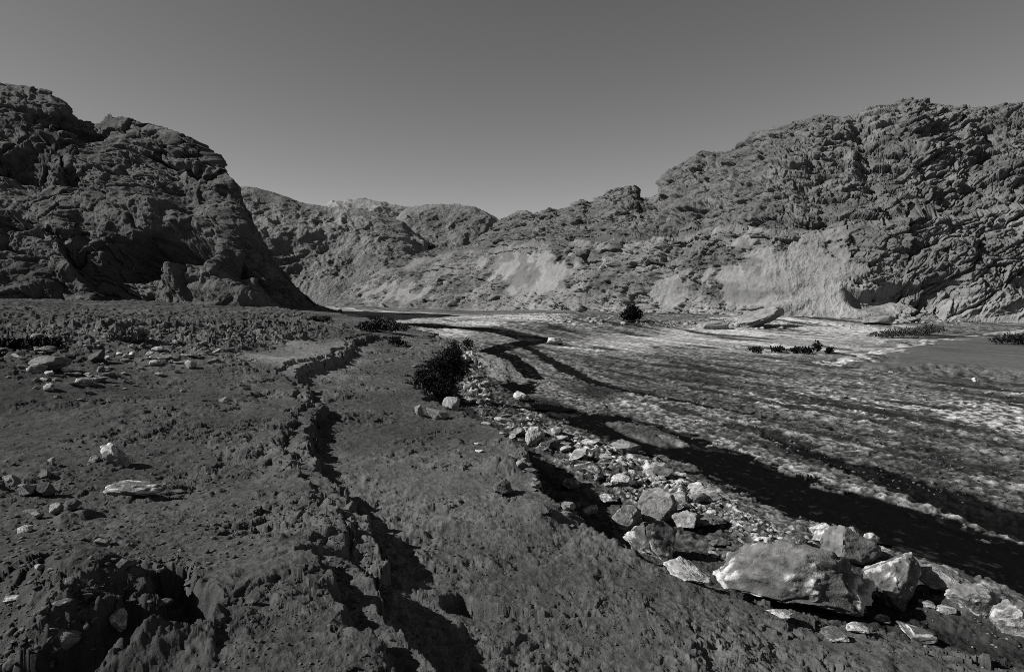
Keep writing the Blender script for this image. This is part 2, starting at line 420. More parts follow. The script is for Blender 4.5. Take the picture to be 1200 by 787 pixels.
def land_z(x, y):
    "height of the built ground, read off its mesh"
    X = np.atleast_1d(np.asarray(x, float)); Y = np.atleast_1d(np.asarray(y, float))
    a = np.clip(np.interp(np.arctan2(X, Y), az, np.arange(nc)), 0, nc-1.001); r = np.clip(np.interp(np.hypot(X, Y), rr, np.arange(nr)), 0, nr-1.001)
    i = r.astype(int); j = a.astype(int); fr = r-i; fa = a-j; g = gz.reshape(nr, nc)
    return (g[i, j]*(1-fr)+g[i+1, j]*fr)*(1-fa)+(g[i, j+1]*(1-fr)+g[i+1, j+1]*fr)*fa

Q = 1.0     # mesh density
az_in = np.linspace(-38.5, 38.5, int(1600*Q))
az = np.radians(np.concatenate([np.linspace(-75, -38.6, int(150*Q)), az_in, np.linspace(38.6, 75, int(150*Q))]))
rr = np.concatenate([np.geomspace(1.2, 3.2, int(120*Q))[:-1], np.geomspace(3.2, 95, int(1050*Q)), np.geomspace(97, 900, int(120*Q))])
AZ, RR = np.meshgrid(az, rr); nr, nc = AZ.shape
gx = (np.sin(AZ)*RR).ravel(); gy = (np.cos(AZ)*RR).ravel()
fp_r = np.gradient(rr)[:, None]+0*AZ
fp_t = RR*np.gradient(az)[None, :]
fp = (.35*np.maximum(fp_r, fp_t)+.65*np.minimum(fp_r, fp_t)).ravel().astype(f4)
gz, galb, gzone = land(gx, gy, fp)
print('ground', len(gx), round(time.time()-T0, 1))
nr, nc = AZ.shape
quads = grid_faces(nr, nc)
fz = gzone[quads[:, 0]]
gco = np.stack([gx, gy, gz], 1)
M_mud = earth_mat('dry_mud', .95, .03, bump=.010, wl=.16, vary=.24)
M_bed = earth_mat('salt_gravel', .95, .02, bump=.02, wl=.33, vary=.65, grains=.35)
M_wet = earth_mat('wet_silt', .9, .0, bump=.004, wl=.4, vary=.2)
M_sand = earth_mat('fine_sand', .95, .03, bump=.004, wl=.5, vary=.10)
for zid, nm, mat, lab in ((0, 'ground', M_mud, 'dark cracked mud terrace beside the dry river'),
                          (1, 'riverbed', M_bed, 'gravel riverbed streaked with white salt'),
                          (2, 'stream', M_wet, 'black wet channel winding through the pale riverbed'),
                          (3, 'sand_flat', M_sand, 'smooth grey sand flat below the cliff')):
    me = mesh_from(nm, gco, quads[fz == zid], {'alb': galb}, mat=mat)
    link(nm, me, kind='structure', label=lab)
# ------------------------------------------------------------------ hills
def normals(P):
    du = np.gradient(P, axis=1); dv = np.gradient(P, axis=0)
    n = np.cross(du, dv); n /= np.linalg.norm(n, axis=2, keepdims=True)+1e-9
    return n

def sheet(px, lines, rows, ease):
    """a hillside: lines = [(py, Y)] per profile line (arrays over px, from foot to behind the crest);
    py None means height given directly: (None, Y, z)"""
    L = []
    for l in lines:
        if l[0] is None:
            x, y, _ = ray(px, 345.+0*px); L.append(np.stack([x/y*l[1], l[1], l[2]], 1))
        else:
            X, Yv, Z = at_y(px, l[0], l[1]); L.append(np.stack([X, Yv+0*X, Z], 1))
    out = []; ts = []
    for i in range(len(L)-1):
        n = rows[i]
        t = np.linspace(0, 1, n, endpoint=(i == len(L)-2))
        for q in t:
            e = q*q*(3-2*q) if ease[i] else q
            out.append(L[i]*(1-q)+L[i+1]*q if not ease[i] else np.stack([lerp(L[i][:, 0], L[i+1][:, 0], q), lerp(L[i][:, 1], L[i+1][:, 1], q), lerp(L[i][:, 2], L[i+1][:, 2], e)], 1))
            ts.append(i+q)
    return np.array(out), np.array(ts)

def photo_px(P):
    "where a point of the base form lies in the survey photo (used to place cliffs and hollows)"
    x = P[..., 0]; y = P[..., 1]; z = P[..., 2]-EYE
    d = y*CP+z*SP; u = -y*SP+z*CP
    return 600+FPX*x/d, 393.5-FPX*u/d

def G(px, py, cx, cy, rx, ry, rot=0):
    c, s = math.cos(math.radians(rot)), math.sin(math.radians(rot))
    a = (px-cx)*c+(py-cy)*s; b = -(px-cx)*s+(py-cy)*c
    return np.exp(-(a/rx)**2-(b/ry)**2)

def blocks(P, dirs, size, seed):
    "broken rock: cells elongated along the beds, each with a face tilted its own way, parted by cracks"
    F = P.reshape(-1, 3)
    a, b, c = [((F@np.asarray(d, float))/k+seed*m).astype(f4) for d, k, m in zip(dirs, size, (1, 1.7, .6))]
    k, cid, tilt = worley(a, b, c)
    return ((cid-.5)*.8+1.5*tilt-.4*ss(.12, 0, k)).reshape(P.shape[:2])

def nz(P, wl, octs, gain=.5, mode='n', off=0., sc=(1, 1, 1), fp=None):
    F = P.reshape(-1, 3)
    return fbm((F[:, 0]*sc[0]).astype(f4), (F[:, 1]*sc[1]).astype(f4), (F[:, 2]*sc[2]+off).astype(f4), wl, octs, gain, mode=mode).reshape(P.shape[:2])

def dipframe(dip, strike):
    d, s = math.radians(dip), math.radians(strike)
    e1 = np.array([math.cos(s)*math.cos(d), math.sin(s)*math.cos(d), -math.sin(d)])   # down the dip
    e2 = np.array([-math.sin(s), math.cos(s), 0.])
    return e1, e2, np.cross(e1, e2)

def ip(px, pts):
    a = np.array(pts, float); return np.interp(px, a[:, 0], a[:, 1])

def sm(px, pts, r=30):
    "the same, rounded over r"
    a = np.array(pts, float); q = np.arange(px[0]-4*r, px[-1]+4*r, 1.0)
    k = np.hanning(2*r+1); k /= k.sum()
    v = np.convolve(np.pad(np.interp(q, a[:, 0], a[:, 1]), r, mode='edge'), k, 'valid')
    return np.interp(px, q, v)

def finish(name, P, alb, mat, label):
    co = P.reshape(-1, 3); q = grid_faces(*P.shape[:2])
    me = mesh_from(name, co, q, {'alb': alb.ravel()}, mat=mat)
    return link(name, me, kind='structure', label=label)

M_rock = earth_mat('weathered_rock', .95, .04, bump=.12, wl=1.6, vary=.28)
M_far = earth_mat('far_rock', .95, .04, bump=.8, wl=9, vary=.25)

# ---- the long cliffed hill across the riverbed
def right_hill():
    px = np.concatenate([np.arange(368, 1203, .66), np.arange(1203, 1750, 3.2)])
    base_y = sm(px, [(368,362),(400,361),(480,364),(560,366),(640,371),(740,376),(850,375),(900,379),(1000,380),(1100,379),(1200,371),(1400,372),(1750,380)])
    D0 = sm(px, [(368,215),(400,200),(480,165),(560,140),(640,112),(740,95),(850,84),(900,78),(1000,74),(1100,72),(1200,70),(1400,66),(1750,58)])
    band = sm(px, [(368,356),(390,340),(407,333),(453,322),(513,304),(557,296),(600,290),(650,286),(760,281),(850,275),(960,270),(1050,268),(1120,262),(1200,250),(1400,235),(1750,215)])
    sky = ip(px, [(368,354),(385,343),(400,331),(450,318),(470,306),(515,296),(557,286),(575,268),(592,255),(610,253),(640,249),(655,250),(670,242),(680,234),(692,236),(702,229),(712,223),(735,220),(745,223),(752,232),(768,229),(776,228),(777,214),(786,200),(800,192),(825,187),(850,179),(880,162),(905,149),(930,140),(955,137),(985,142),(1005,139),(1030,132),(1055,123),(1080,124),(1100,134),(1115,140),(1150,140),(1165,135),(1180,127),(1200,121),(1300,95),(1450,90),(1750,60)])
    steep = sm(px, [(368,.22),(560,.16),(640,.14),(800,.10),(1000,.10),(1200,.14),(1750,.2)])
    D1 = D0*(1+steep)
    back = sm(px, [(368,.05),(500,.10),(600,.22),(700,.30),(800,.38),(900,.42),(1000,.45),(1200,.40),(1750,.4)])
    D2 = D0*(1+steep+.085)
    D3 = D0*(1+steep+.085+back)
    mid_y = lerp(band-2, sky, .5)
    gz0 = land_z(*[v for v in np.stack([ray(px, 345.+0*px)[0]/ray(px, 345.+0*px)[1]*D0, D0])])
    bz = at_y(px, base_y, D0)[2]
    zc = at_y(px, sky, D3)[2]
    P, t = sheet(px, [(None, D0*.985, np.minimum(bz, gz0)-1.2), (base_y, D0), (band, D1), (band-3, D2), (mid_y, lerp(D2, D3, .42)), (sky, D3), (None, D3*1.12+6, zc-5), (None, D3*1.6+30, zc*.3-4)],
                 [6, 175, 10, 115, 135, 26, 14], [0, 0, 0, 0, 0, 1, 1])
    T = t[:, None]+0*P[:, :, 0]
    qx, qy = photo_px(P)
    N = normals(P)
    upper = ss(2.6, 3.2, T)*ss(5.6, 4.9, T)
    lower = ss(.9, 1.15, T)*ss(2.3, 1.9, T)
    # big forms
    big = nz(P, 17, 3, .5)*1.6*ss(1.0, 1.6, T) + (nz(P, 9, 3, .55, 'r', 40)-.2)*.5*upper
    big = big + lower*(1.8*G(qx, qy, 1050, 305, 62, 26, 12) + 1.0*G(qx, qy, 1160, 320, 50, 40) + .9*G(qx, qy, 905, 368, 55, 8, -22) + .5*G(qx, qy, 830, 378, 30, 6, -20)
           - .8*G(qx, qy, 930, 325, 50, 35) + .7*G(qx, qy, 1030, 372, 26, 6) + .8*G(qx, qy, 1140, 350, 40, 16, -35)
           + .7*G(qx, qy, 640, 374, 30, 6, -15) - .9*G(qx, qy, 620, 320, 30, 22) - .6*G(qx, qy, 790, 340, 22, 18) + .9*G(qx, qy, 720, 335, 60, 22))
    # undercut below the bulging mass
    edge = 338+.10*(qx-1060)+6*np.sin(qx*.07)
    under = ss(0, 3, qy-edge)*ss(26, 8, qy-edge)*ss(985, 1005, qx)*ss(1105, 1080, qx)
    big = big - 1.9*under
    big = big + upper*(1.6*G(qx, qy, 1060, 150, 90, 30) - 2.2*G(qx, qy, 1012, 180, 10, 40, -14) - 1.6*G(qx, qy, 1132, 210, 8, 14) + 1.0*G(qx, qy, 1110, 180, 60, 30) - 1.5*G(qx, qy, 960, 220, 26, 40, 30)+1.2*G(qx, qy, 740, 225, 14, 8))
    P = P+N*big[..., None]
    # broken beds
    fr1 = dipframe(24, 5); fr2 = dipframe(-30, -15)
    mixr = ss(1020, 1110, qx+40*nz(P, 14, 2))
    smooth_l = .95*ss(.30, .46, .45*nz(P, 6, 5, .65, off=66)+1.15*(G(qx, qy, 925, 325, 75, 48)+G(qx, qy, 620, 318, 42, 26)+.6*G(qx, qy, 470, 342, 45, 14)+.7*G(qx, qy, 1010, 360, 60, 14)+.6*G(qx, qy, 790, 340, 25, 20)))*ss(2.25, 1.95, T)
    ruggedL = lower*(1-smooth_l)
    rug = np.clip(upper*ss(-.75, .1, nz(P, 13, 3, .55, off=77)+.25) + .72*ruggedL, 0, 1.1)*ss(5.7, 5.0, T)
    wv = np.stack([nz(P, 5, 3, .5, off=3), nz(P, 5, 3, .5, off=13), nz(P, 5, 3, .5, off=23)], 2)*.9
    PW = P+wv
    disp = 0
    for sz, am, sd in (((13, 10, 4.2), 1.5, 3.3), ((5.2, 4.4, 1.9), 1.05, 1.3), ((2.2, 1.9, .80), .62, 7.7), ((1.0, .9, .40), .26, 4.1)):
        disp = disp + am*lerp(blocks(PW, fr1, sz, sd), blocks(PW, fr2, sz, sd+9), mixr > .5)
    disp = disp*rug
    # bedding ledges
    bed = np.where(mixr > .5, (PW@fr2[2]), (PW@fr1[2]))
    lv = bed/1.5+.5*nz(P, 6, 3, off=55)
    led = np.abs((lv % 1)-.0)
    disp = disp + .30*rug*(led-.5)
    # rills on the bare clay, fine grain everywhere
    ril = nz(P, 1.3, 5, .6, 'r', 88, sc=(1, 1, .18))
    disp = disp + smooth_l*lower*.11*ril + .10*(1-smooth_l*.7)*nz(P, 1.1, 4, .6, 'r', 5)*ss(.9, 1.2, T) + lower*(.35-.2*smooth_l)*nz(P, 4.0, 5, .6, 'r', 15)+.25*lower*(1-.8*smooth_l)*ss(.2, .5, nz(P, 2.2, 3, .5, off=9))*blocks(PW, fr1, (1.4, 1.2, .6), 6.6)
    disp = disp*ss(6.2, 5.3, T)*(1-.3*np.exp(-((T-5)/.2)**2))
    Nh = N*np.array([1, 1, .25]); Nh /= np.linalg.norm(Nh, axis=2, keepdims=True)
    P = P+Nh*disp[..., None]
    hol = np.array([0])
    alb = .122*(1+.40*nz(P, 6, 4, .6, off=31)+.18*nz(P, 1.2, 3, .6, off=61))
    alb = alb*(1-.20*upper)
    alb = lerp(alb, .142*(1+.2*ril+.25*nz(P, 5, 4, .6, off=71)), smooth_l*.8)
    alb = alb*(1-.38*ss(.05, .4, nz(P, 10, 4, .6, off=81, sc=(1, 1, 2.2)))*lower)
    dark = ss(.55, 1., np.exp(-((T-2.7)/.8)**2)*(.9+.5*nz(P, 8, 3, off=19)))*ss(600, 680, qx)
    alb = lerp(alb, .055, dark*.9)
    alb = lerp(alb, .085*(1+.3*nz(P, 2, 3)), .8*G(qx, qy, 1050, 300, 70, 26, 12)*lower)
    toe = ss(1.35, 1.0, T+.12*nz(P, 4, 3, off=8))
    alb = lerp(alb, .20*(1+.5*nz(P, 2.5, 4, .6, off=18)), toe*.75*ss(560, 640, qx))
    far_ = ss(640, 420, qx)
    alb = alb*(1-.12*far_)
    finish('rocky_hill', P, np.clip(alb, .03, .6), M_rock, 'long pale cliffed rock hill across the riverbed')

# ---- the dark crag on the near bank
def left_hill():
    px = np.concatenate([np.arange(-620, -8, 3.5), np.arange(-8, 300, .8), np.arange(300, 402, .6)])
    base_y = sm(px, [(-620,352),(0,351),(120,353),(200,349),(260,347),(330,356),(360,361),(402,364)])
    D0 = sm(px, [(-620,62),(-200,74),(0,80),(100,80),(200,78),(280,74),(322,74),(345,82),(370,94),(402,110)])
    sky = ip(px, [(-620,130),(-300,60),(-120,75),(-40,92),(0,95),(30,102),(60,108),(75,120),(90,141),(110,147),(135,140),(160,140),(190,149),(215,160),(235,181),(255,192),(270,207),(282,227),(290,246),(300,272),(312,290),(325,308),(345,332),(370,355),(402,366)])
    D2 = sm(px, [(-620,110),(-200,116),(0,118),(100,116),(200,108),(260,98),(290,91),(310,88),(330,91),(350,98),(370,104),(402,116)])
    bk1 = ip(px, [(200,1.12),(300,1.02),(402,1.0)]); bk2 = ip(px, [(150,1.6),(300,1.10),(402,1.04)])
    my1 = lerp(base_y, sky, .36); my2 = lerp(base_y, sky, .70)
    Dm1 = lerp(D0, D2, .26); Dm2 = lerp(D0, D2, .62)
    gz0 = land_z(ray(px, 345.+0*px)[0]/ray(px, 345.+0*px)[1]*D0, D0)
    zc = at_y(px, sky, D2)[2]
    P, t = sheet(px, [(None, D0*.95, gz0-5), (base_y, D0), (my1, Dm1), (my2, Dm2), (sky, D2), (None, D2*bk1+1, zc-3), (None, D2*bk2+4, zc*.1-4)],
                 [56, 150, 140, 120, 30, 14], [0, 0, 0, 0, 1, 1])
    T = t[:, None]+0*P[:, :, 0]
    qx, qy = photo_px(P)
    N = normals(P)
    face = ss(4.8, 4.1, T)
    big = face*(nz(P, 19, 3, .5, off=140)*1.9 + (nz(P, 11, 3, .55, 'r', 160)-.2)*.9)
    # hollow under the arch, nose at the left end
    arch = 276+.0040*(qx-205)**2
    hol = ss(0, 9, qy-arch)*ss(335, 318, qy)*ss(118, 150, qx)*ss(270, 250, qx)
    big = big - 7.0*hol + 2.2*face*G(qx, qy, 190, 262, 70, 14, 12)
    nose = ss(0, 12, (62+(qy-300)*1.2)-qx)*ss(268, 300, qy)*ss(3, 2, T)
    big = big + 5.0*nose
    spur = face*(2.0*G(qx, qy, 240, 325, 30, 22)+1.0*G(qx, qy, 300, 310, 16, 40, -20)-1.8*G(qx, qy, 285, 325, 9, 14)+2.0*G(qx, qy, 100, 200, 60, 30, 25)-2.2*G(qx, qy, 25, 205, 40, 16, 18)-1.6*G(qx, qy, 215, 225, 16, 60, -28))
    big = (big + spur)*(1-.8*np.exp(-((T-4)/.4)**2))
    big = big*(1-.6*ss(275, 325, qx))-1.1*ss(262, 300, qx)*ss(4.5, 3.5, T)
    P = P+N*big[..., None]
    fr = dipframe(28, 8)
    wv = np.stack([nz(P, 6, 3, .5, off=103), nz(P, 6, 3, .5, off=113), nz(P, 6, 3, .5, off=123)], 2)*1.3
    PW = P+wv
    rug = face*(.45+.75*ss(-.2, .3, nz(P, 12, 3, .55, off=177)))
    disp = 0
    for sz, am, sd in (((15, 12, 6.0), 3.6, 4.4), ((6.5, 5.0, 2.2), .95, 2.3), ((2.8, 2.3, 1.0), .38, 8.7), ((1.2, 1.0, .5), .16, 5.1)):
        disp = disp + am*blocks(PW, fr, sz, sd)*(1 if sz[0] < 10 else ss(300, 230, qx))
    lv = (PW@fr[2])/1.9+.5*nz(P, 7, 3, off=155)
    disp = disp + .35*((lv % 1)-.5)
    Nh = N*np.array([1, 1, .3]); Nh /= np.linalg.norm(Nh, axis=2, keepdims=True)
    disp = disp*rug + .14*face*nz(P, 1.2, 4, .6, 'r', 105)+.16*face*nz(P, 4, 4, .55, 'r', 115)
    disp = disp*(1-.35*np.exp(-((T-4)/.3)**2))
    P = P+Nh*disp[..., None]
    alb = .072*(1+.35*nz(P, 7, 4, .6, off=131)+.25*nz(P, 1.4, 3, .6, off=161))
    alb = lerp(alb, .105, .7*ss(.1, .5, nz(P, 9, 3, .5, off=191))*ss(2.6, 1.5, T))
    foot = G(qx, qy, 285, 347, 45, 9, 12)
    alb = lerp(alb, .11, foot*ss(-.3, .3, nz(P, 2, 3, off=7)))
    finish('rocky_hill', P, np.clip(alb, .02, .4), M_rock, 'dark craggy rock hill above the mud terrace')

# ---- mountains closing the valley
def far_hill(px0, px1, pts, base_y, D0, D2, seed, a0, label, step=1.0, amp=1.0):
    px = np.arange(px0, px1, step)
    sky = ip(px, pts); by = 0*px+base_y
    zc = at_y(px, sky, D2+0*px)[2]
    P, t = sheet(px, [(None, D0*.96+0*px, -3+0*px), (by, D0+0*px), (lerp(by, sky, .5), lerp(D0, D2, .45)+0*px), (sky, D2+0*px), (None, D2*1.2+0*px, zc*.75), (None, D2*1.6+0*px, zc*.1)],
                 [4, 110, 110, 20, 10], [0, 0, 0, 1, 1])
    T = t[:, None]+0*P[:, :, 0]
    N = normals(P); m = ss(.9, 1.4, T)*ss(4.6, 3.6, T)*(1-.6*ss(2.6, 3.0, T)*ss(3.4, 3.0, T))
    k = D2/300
    H = nz(P, 60*k, 3, .5, 'n', seed+9)
    W = P+np.stack([H, nz(P, 60*k, 3, .5, off=seed+21), 0*H], 2)*14*k
    rid = nz(W, 42*k, 6, .52, 'r', seed, sc=(1, 1, .30))             # spurs and gullies running down the slope
    P = P+N*(m*amp*((rid-.3)*7*k+H*5*k))[..., None]
    P = P+N*(m*(.35*k*blocks(P+nz(P, 8*k, 3)[..., None]*3*k, dipframe(35, 20), (7*k, 6*k, 3*k), seed)+nz(P, 7*k, 5, .6, 'r', seed+3)*.45*k))[..., None]
    alb = a0*(1+.3*nz(P, 30*k, 4, .6, off=seed)+.25*nz(P, 5*k, 3, .6, off=seed+5))
    finish('distant_hill', P, np.clip(alb, .03, .4), M_far, label)

right_hill(); print('right', round(time.time()-T0, 1))
left_hill(); print('left', round(time.time()-T0, 1))
far_hill(200, 500, [(200,215),(280,225),(292,226),(312,230),(330,234),(350,241),(380,245),(420,248),(440,254),(470,262),(500,290)], 352, 225, 285, 210, .125, 'folded grey mountain behind the dark crag', 1.0, .55)
far_hill(430, 640, [(430,290),(455,268),(480,250),(500,243),(520,241),(540,241),(556,244),(570,252),(582,262),(610,285),(640,300)], 340, 290, 350, 310, .12, 'dark domed hill closing the valley', .9, .5)
far_hill(330, 560, [(330,262),(380,246),(410,243),(440,244),(470,247),(500,252),(560,262)], 330, 470, 560, 410, .17, 'pale distant ridge between two hills')  # distance haze is put into the paler rock colour
print('hills', round(time.time()-T0, 1))
# ------------------------------------------------------------------ stones
_ico = {}
def ico(sub):
    if sub not in _ico:
        bm = bmesh.new(); bmesh.ops.create_icosphere(bm, subdivisions=sub, radius=1)
        _ico[sub] = (np.array([v.co[:] for v in bm.verts]), np.array([[v.index for v in f.verts] for f in bm.faces])); bm.free()
    return _ico[sub]

def rock_form(seed, sub, dims, cuts=13, rough=1.0, round_=.0):
    "an angular block: a ball cut by planes, then weathered; half sizes in metres; returns points, faces, noise"
    p, f = ico(sub); r = np.random.RandomState(seed)
    q = p.copy()
    for _ in range(cuts):
        n = r.normal(size=3); n[2] *= .9; n /= np.linalg.norm(n); d = r.uniform(.38, .80)+round_
        over = np.maximum(q@n-d, 0); q = q-over[:, None]*n*.96
    o = seed*3.17
    a = [(p[:, i]+o).astype(f4) for i in range(3)]
    n = fbm(*a, .9, 3, .5); n2 = fbm(*a, .30, 4, .6); n3 = fbm(*a, .55, 5, .6, mode='r')
    q = q*(1+rough*(.09*n+.06*n2-.07*ss(.55, 1.0, n3)))[:, None]
    q = q/np.abs(q).max(0)
    return q*np.array(dims), f, n, n2, n3

def rock_mesh(name, seed, sub, dims, alb=.16, salt=0., cuts=13, rough=1.0, round_=.0, mat=None, foot=False, top=0.):
    q, f, n, n2, n3 = rock_form(seed, sub, dims, cuts, rough, round_)
    a = alb*(1+.45*n+.5*n2)
    if salt: a = lerp(a, .42, ss(.25-.5*salt, .55-.5*salt, n*.7+n2*.6+(.5*(-q[:, 2]/dims[2]) if foot else 0)+(top*(q[:, 2]/dims[2]-.55) if top else 0)))
    return mesh_from(name, q, f, {'alb': np.clip(a, .02, .6)}, mat=mat)

M_stone = earth_mat('stone', .92, .08, bump=.02, wl=.3, vary=.42)
M_crust = earth_mat('salt_crust', .85, .25, bump=.012, wl=.12, vary=.25)

def ground_hit(px, py):
    "the first ground point on the line of sight"
    t = np.geomspace(2.5, 400, 1500); x, y, u = ray(px, py)
    X, Y, Z = x/y*t, t, EYE+u/y*t
    d = Z-land_z(X, Y); i = int(np.argmax(d < 0)) if (d < 0).any() else len(t)-1
    k = d[i-1]/(d[i-1]-d[i]+1e-9); Yh = t[i-1]+(t[i]-t[i-1])*min(max(k, 0), 1)
    return float(x/y*Yh), float(Yh), float(land_z(x/y*Yh, Yh)[0])

def hero(name, px, py, wpx, hr, dr, label, cat='boulder', seed=1, sub=5, rot=0, tilt=(0, 0), sink=.18, group=None, **kw):
    "a stone of its own: where it stands, how wide it looks, its height and depth as shares of the width"
    x, y, z = ground_hit(px, py)
    wd = wpx/FPX*math.hypot(y, .0)
    hx, hy, hz = wd/2, wd*dr/2, wd*hr/2*(1+sink)
    me = rock_mesh(name, seed, sub, (hx, hy, hz), mat=M_stone, **kw)
    o = link(name, me, label=label, category=cat, group=group)
    o.location = (x, y+hy*.7, z+hz-2*hz*sink)
    o.rotation_euler = (math.radians(tilt[0]), math.radians(tilt[1]), math.radians(rot))
    return o

H = hero
# the pile beside the mud bank
H('boulder', 733, 624, 52, .58, .8, 'smooth rounded grey boulder at the near end of the boulder pile', seed=3, rot=20, cuts=6, round_=.1, alb=.15)
H('boulder', 778, 616, 60, .72, .7, 'tall grey block leaning at the back of the boulder pile', seed=5, rot=-15, tilt=(0, -22), alb=.16)
H('boulder', 806, 622, 34, .62, .8, 'small pale angular boulder wedged behind the dark mottled boulder', seed=8, alb=.24)
H('boulder', 774, 658, 84, .62, .75, 'dark mottled boulder with pale lower edge, largest of the boulder pile', seed=12, rot=-12, alb=.085, salt=.30, foot=True)
H('boulder', 806, 682, 68, .36, .8, 'flat white slab-like boulder lying in front of the dark mottled one', seed=15, rot=-18, tilt=(4, 6), alb=.26, salt=.55)
H('boulder', 836, 620, 56, .34, .9, 'low grey slab sunk in mud just beyond the boulder pile', seed=18, rot=-20, alb=.13)
H('boulder', 845, 642, 30, .25, .9, 'small low grey stone in the wet mud beyond the pile', 'stone', seed=19, alb=.11, sub=4)
H('stone', 666, 600, 20, .7, .9, 'grey stone in shade at the foot of the mud bank', 'stone', seed=21, sub=4, alb=.16)
H('stone', 690, 605, 24, .62, .8, 'mottled pale stone standing in wet mud before the boulder pile', 'stone', seed=22, sub=4, alb=.20, salt=.3)
H('stone', 676, 598, 14, .6, .8, 'dark stone between two pale ones at the mud bank foot', 'stone', seed=23, sub=4, alb=.07)
# the great boulder and its neighbours
great = H('boulder', 948, 722, 196, .44, .6, 'largest boulder, long and grey with a white salty lower edge', seed=31, sub=6, rot=-7, tilt=(-6, 5), alb=.105, salt=.34, foot=True, cuts=15, rough=1.0, sink=.26, round_=.06)
pit = H('boulder', 1054, 714, 78, .86, .8, 'stout pitted grey boulder with a white crust on top beside the largest boulder', seed=36, sub=6, rot=24, tilt=(4, 6), alb=.115, cuts=12, rough=.7, sink=.22, round_=.12, salt=.12, top=.6)
H('boulder', 1003, 662, 70, .66, .9, 'peaked smooth grey boulder behind the largest boulder', seed=39, rot=15, alb=.12, cuts=7)
H('boulder', 1112, 693, 60, .44, .8, 'smooth pale grey boulder at the black water edge', seed=42, rot=-14, cuts=5, round_=.12, alb=.17)
H('boulder', 1152, 727, 60, .66, .8, 'rounded boulder with a bright white rim in the wet ground', seed=45, rot=10, cuts=7, alb=.14, salt=.42, foot=True)
H('boulder', 1206, 748, 60, .62, .9, 'pale boulder cut off by the right edge of the photograph', seed=48, cuts=7, alb=.2, salt=.3)
for i, (px, py, w, hr, s, lab) in enumerate([
    (966, 632, 26, .8, .6, 'white knobbly salt lump, leftmost on the crest behind the largest boulder'),
    (972, 640, 30, .55, .5, 'pale lump below the white knob on the crest'),
    (1003, 630, 16, .8, .2, 'small grey knob perched on the crest behind the largest boulder'),
    (1024, 640, 24, .6, .6, 'white lump between the peaked and the salt-crusted boulders'),
    (940, 643, 22, .7, .1, 'dark knobbly rock at the far end of the crest'),
    (925, 648, 20, .8, .0, 'black pitted rock beside the dark knobbly one'),
    (906, 652, 26, .55, .5, 'white-topped rock behind the near end of the largest boulder'),
    (892, 655, 22, .6, .5, 'pale crusted rock at the near end of the crest'),
    (878, 690, 30, .7, .4, 'crumbly white-flecked rock against the near end of the largest boulder'),
    (868, 680, 18, .6, .3, 'small crumbly rock at the tip of the largest boulder'),
    (1090, 712, 22, .35, .3, 'dark flat stone between the pitted and the smooth pale boulders'),
    (1118, 722, 30, .3, .5, 'low white-streaked rock before the rounded white-rimmed boulder'),
    (918, 724, 30, .22, .6, 'flat white crust at the foot of the largest boulder'),
    (1010, 742, 34, .22, .6, 'thin white slab lying below the stout pitted boulder'),
    (985, 752, 46, .16, .1, 'flat dark slab in the mud below the largest boulder'),
    (1085, 752, 60, .10, .05, 'flat grey plate of wet mud crust below the pitted boulder'),
    (1040, 730, 30, .2, .15, 'low brown-grey stone tucked under the pitted boulder')]):
    H('stone', px, py, w, hr, .85, lab, 'stone', seed=60+i, sub=4, rot=-20+i*17, alb=.10 if s < .2 else .2, salt=s)
# along the edge of the mud bank
H('boulder', 527, 480, 23, .92, .8, 'round pale boulder at the terrace corner below the black bush', seed=81, sub=4, cuts=6, alb=.19)
H('boulder', 489, 488, 14, 1.1, .8, 'narrow pale stone upright on the mud below the black bush', seed=82, sub=4, alb=.16)
H('boulder', 512, 492, 30, .5, .7, 'pale slanting stone below the round terrace-corner boulder', seed=83, sub=4, tilt=(0, 15), alb=.16)
H('boulder', 624, 524, 30, .85, .8, 'pale square-faced boulder in the stone strip', seed=84, sub=5, alb=.22, salt=.15)
H('boulder', 646, 526, 26, .5, .8, 'dark boulder right beside the pale square-faced one', seed=85, sub=4, alb=.05)
H('boulder', 606, 512, 22, .5, .8, 'grey slanting stone uphill of the pale square-faced boulder', seed=86, sub=4, alb=.14)
H('boulder', 735, 531, 40, .38, .7, 'flat-topped grey slab at the black water', seed=87, sub=5, rot=-20, alb=.12)
H('boulder', 777, 560, 34, .42, .8, 'low dark rock overhanging the black water', seed=88, sub=5, rot=-25, alb=.08)
H('boulder', 586, 580, 30, .6, .8, 'mud-coated lump on the lip of the bank', seed=89, sub=5, alb=.07)
H('boulder', 640, 604, 26, .5, .8, 'mud-coated block at the corner of the bank above a deep shadow', seed=90, sub=5, alb=.06)
H('boulder', 690, 556, 34, .4, .8, 'mottled low rock in the middle of the salt-crusted stone strip', seed=91, sub=4, alb=.12, salt=.3)
H('boulder', 668, 574, 26, .5, .8, 'dark-sided block in the salt crust nearest the wet mud', seed=92, sub=4, alb=.10, salt=.2)
H('boulder', 735, 572, 38, .4, .8, 'bright white crusted rock behind the boulder pile', seed=93, sub=5, alb=.22, salt=.7)
H('boulder', 712, 590, 30, .35, .8, 'flat white-edged rock just uphill of the boulder pile', seed=94, sub=4, alb=.18, salt=.5)
H('boulder', 610, 470, 19, .6, .8, 'white salt-crusted rock in the bend of the black channel', seed=95, sub=4, alb=.3, salt=.9)
H('boulder', 649, 404, 24, .38, .8, 'pale slab where the far track bends', seed=96, sub=4, alb=.26, salt=.6)
H('boulder', 546, 426, 14, .8, .8, 'pale stone right against the black bush', seed=97, sub=4, alb=.24, salt=.3)
H('boulder', 561, 530, 11, .3, .8, 'small bright white chip lying alone on the mud terrace', 'stone', seed=98, sub=3, alb=.4)
H('boulder', 559, 521, 8, .3, .8, 'smaller white chip just beyond the bright white one', 'stone', seed=99, sub=3, alb=.4)
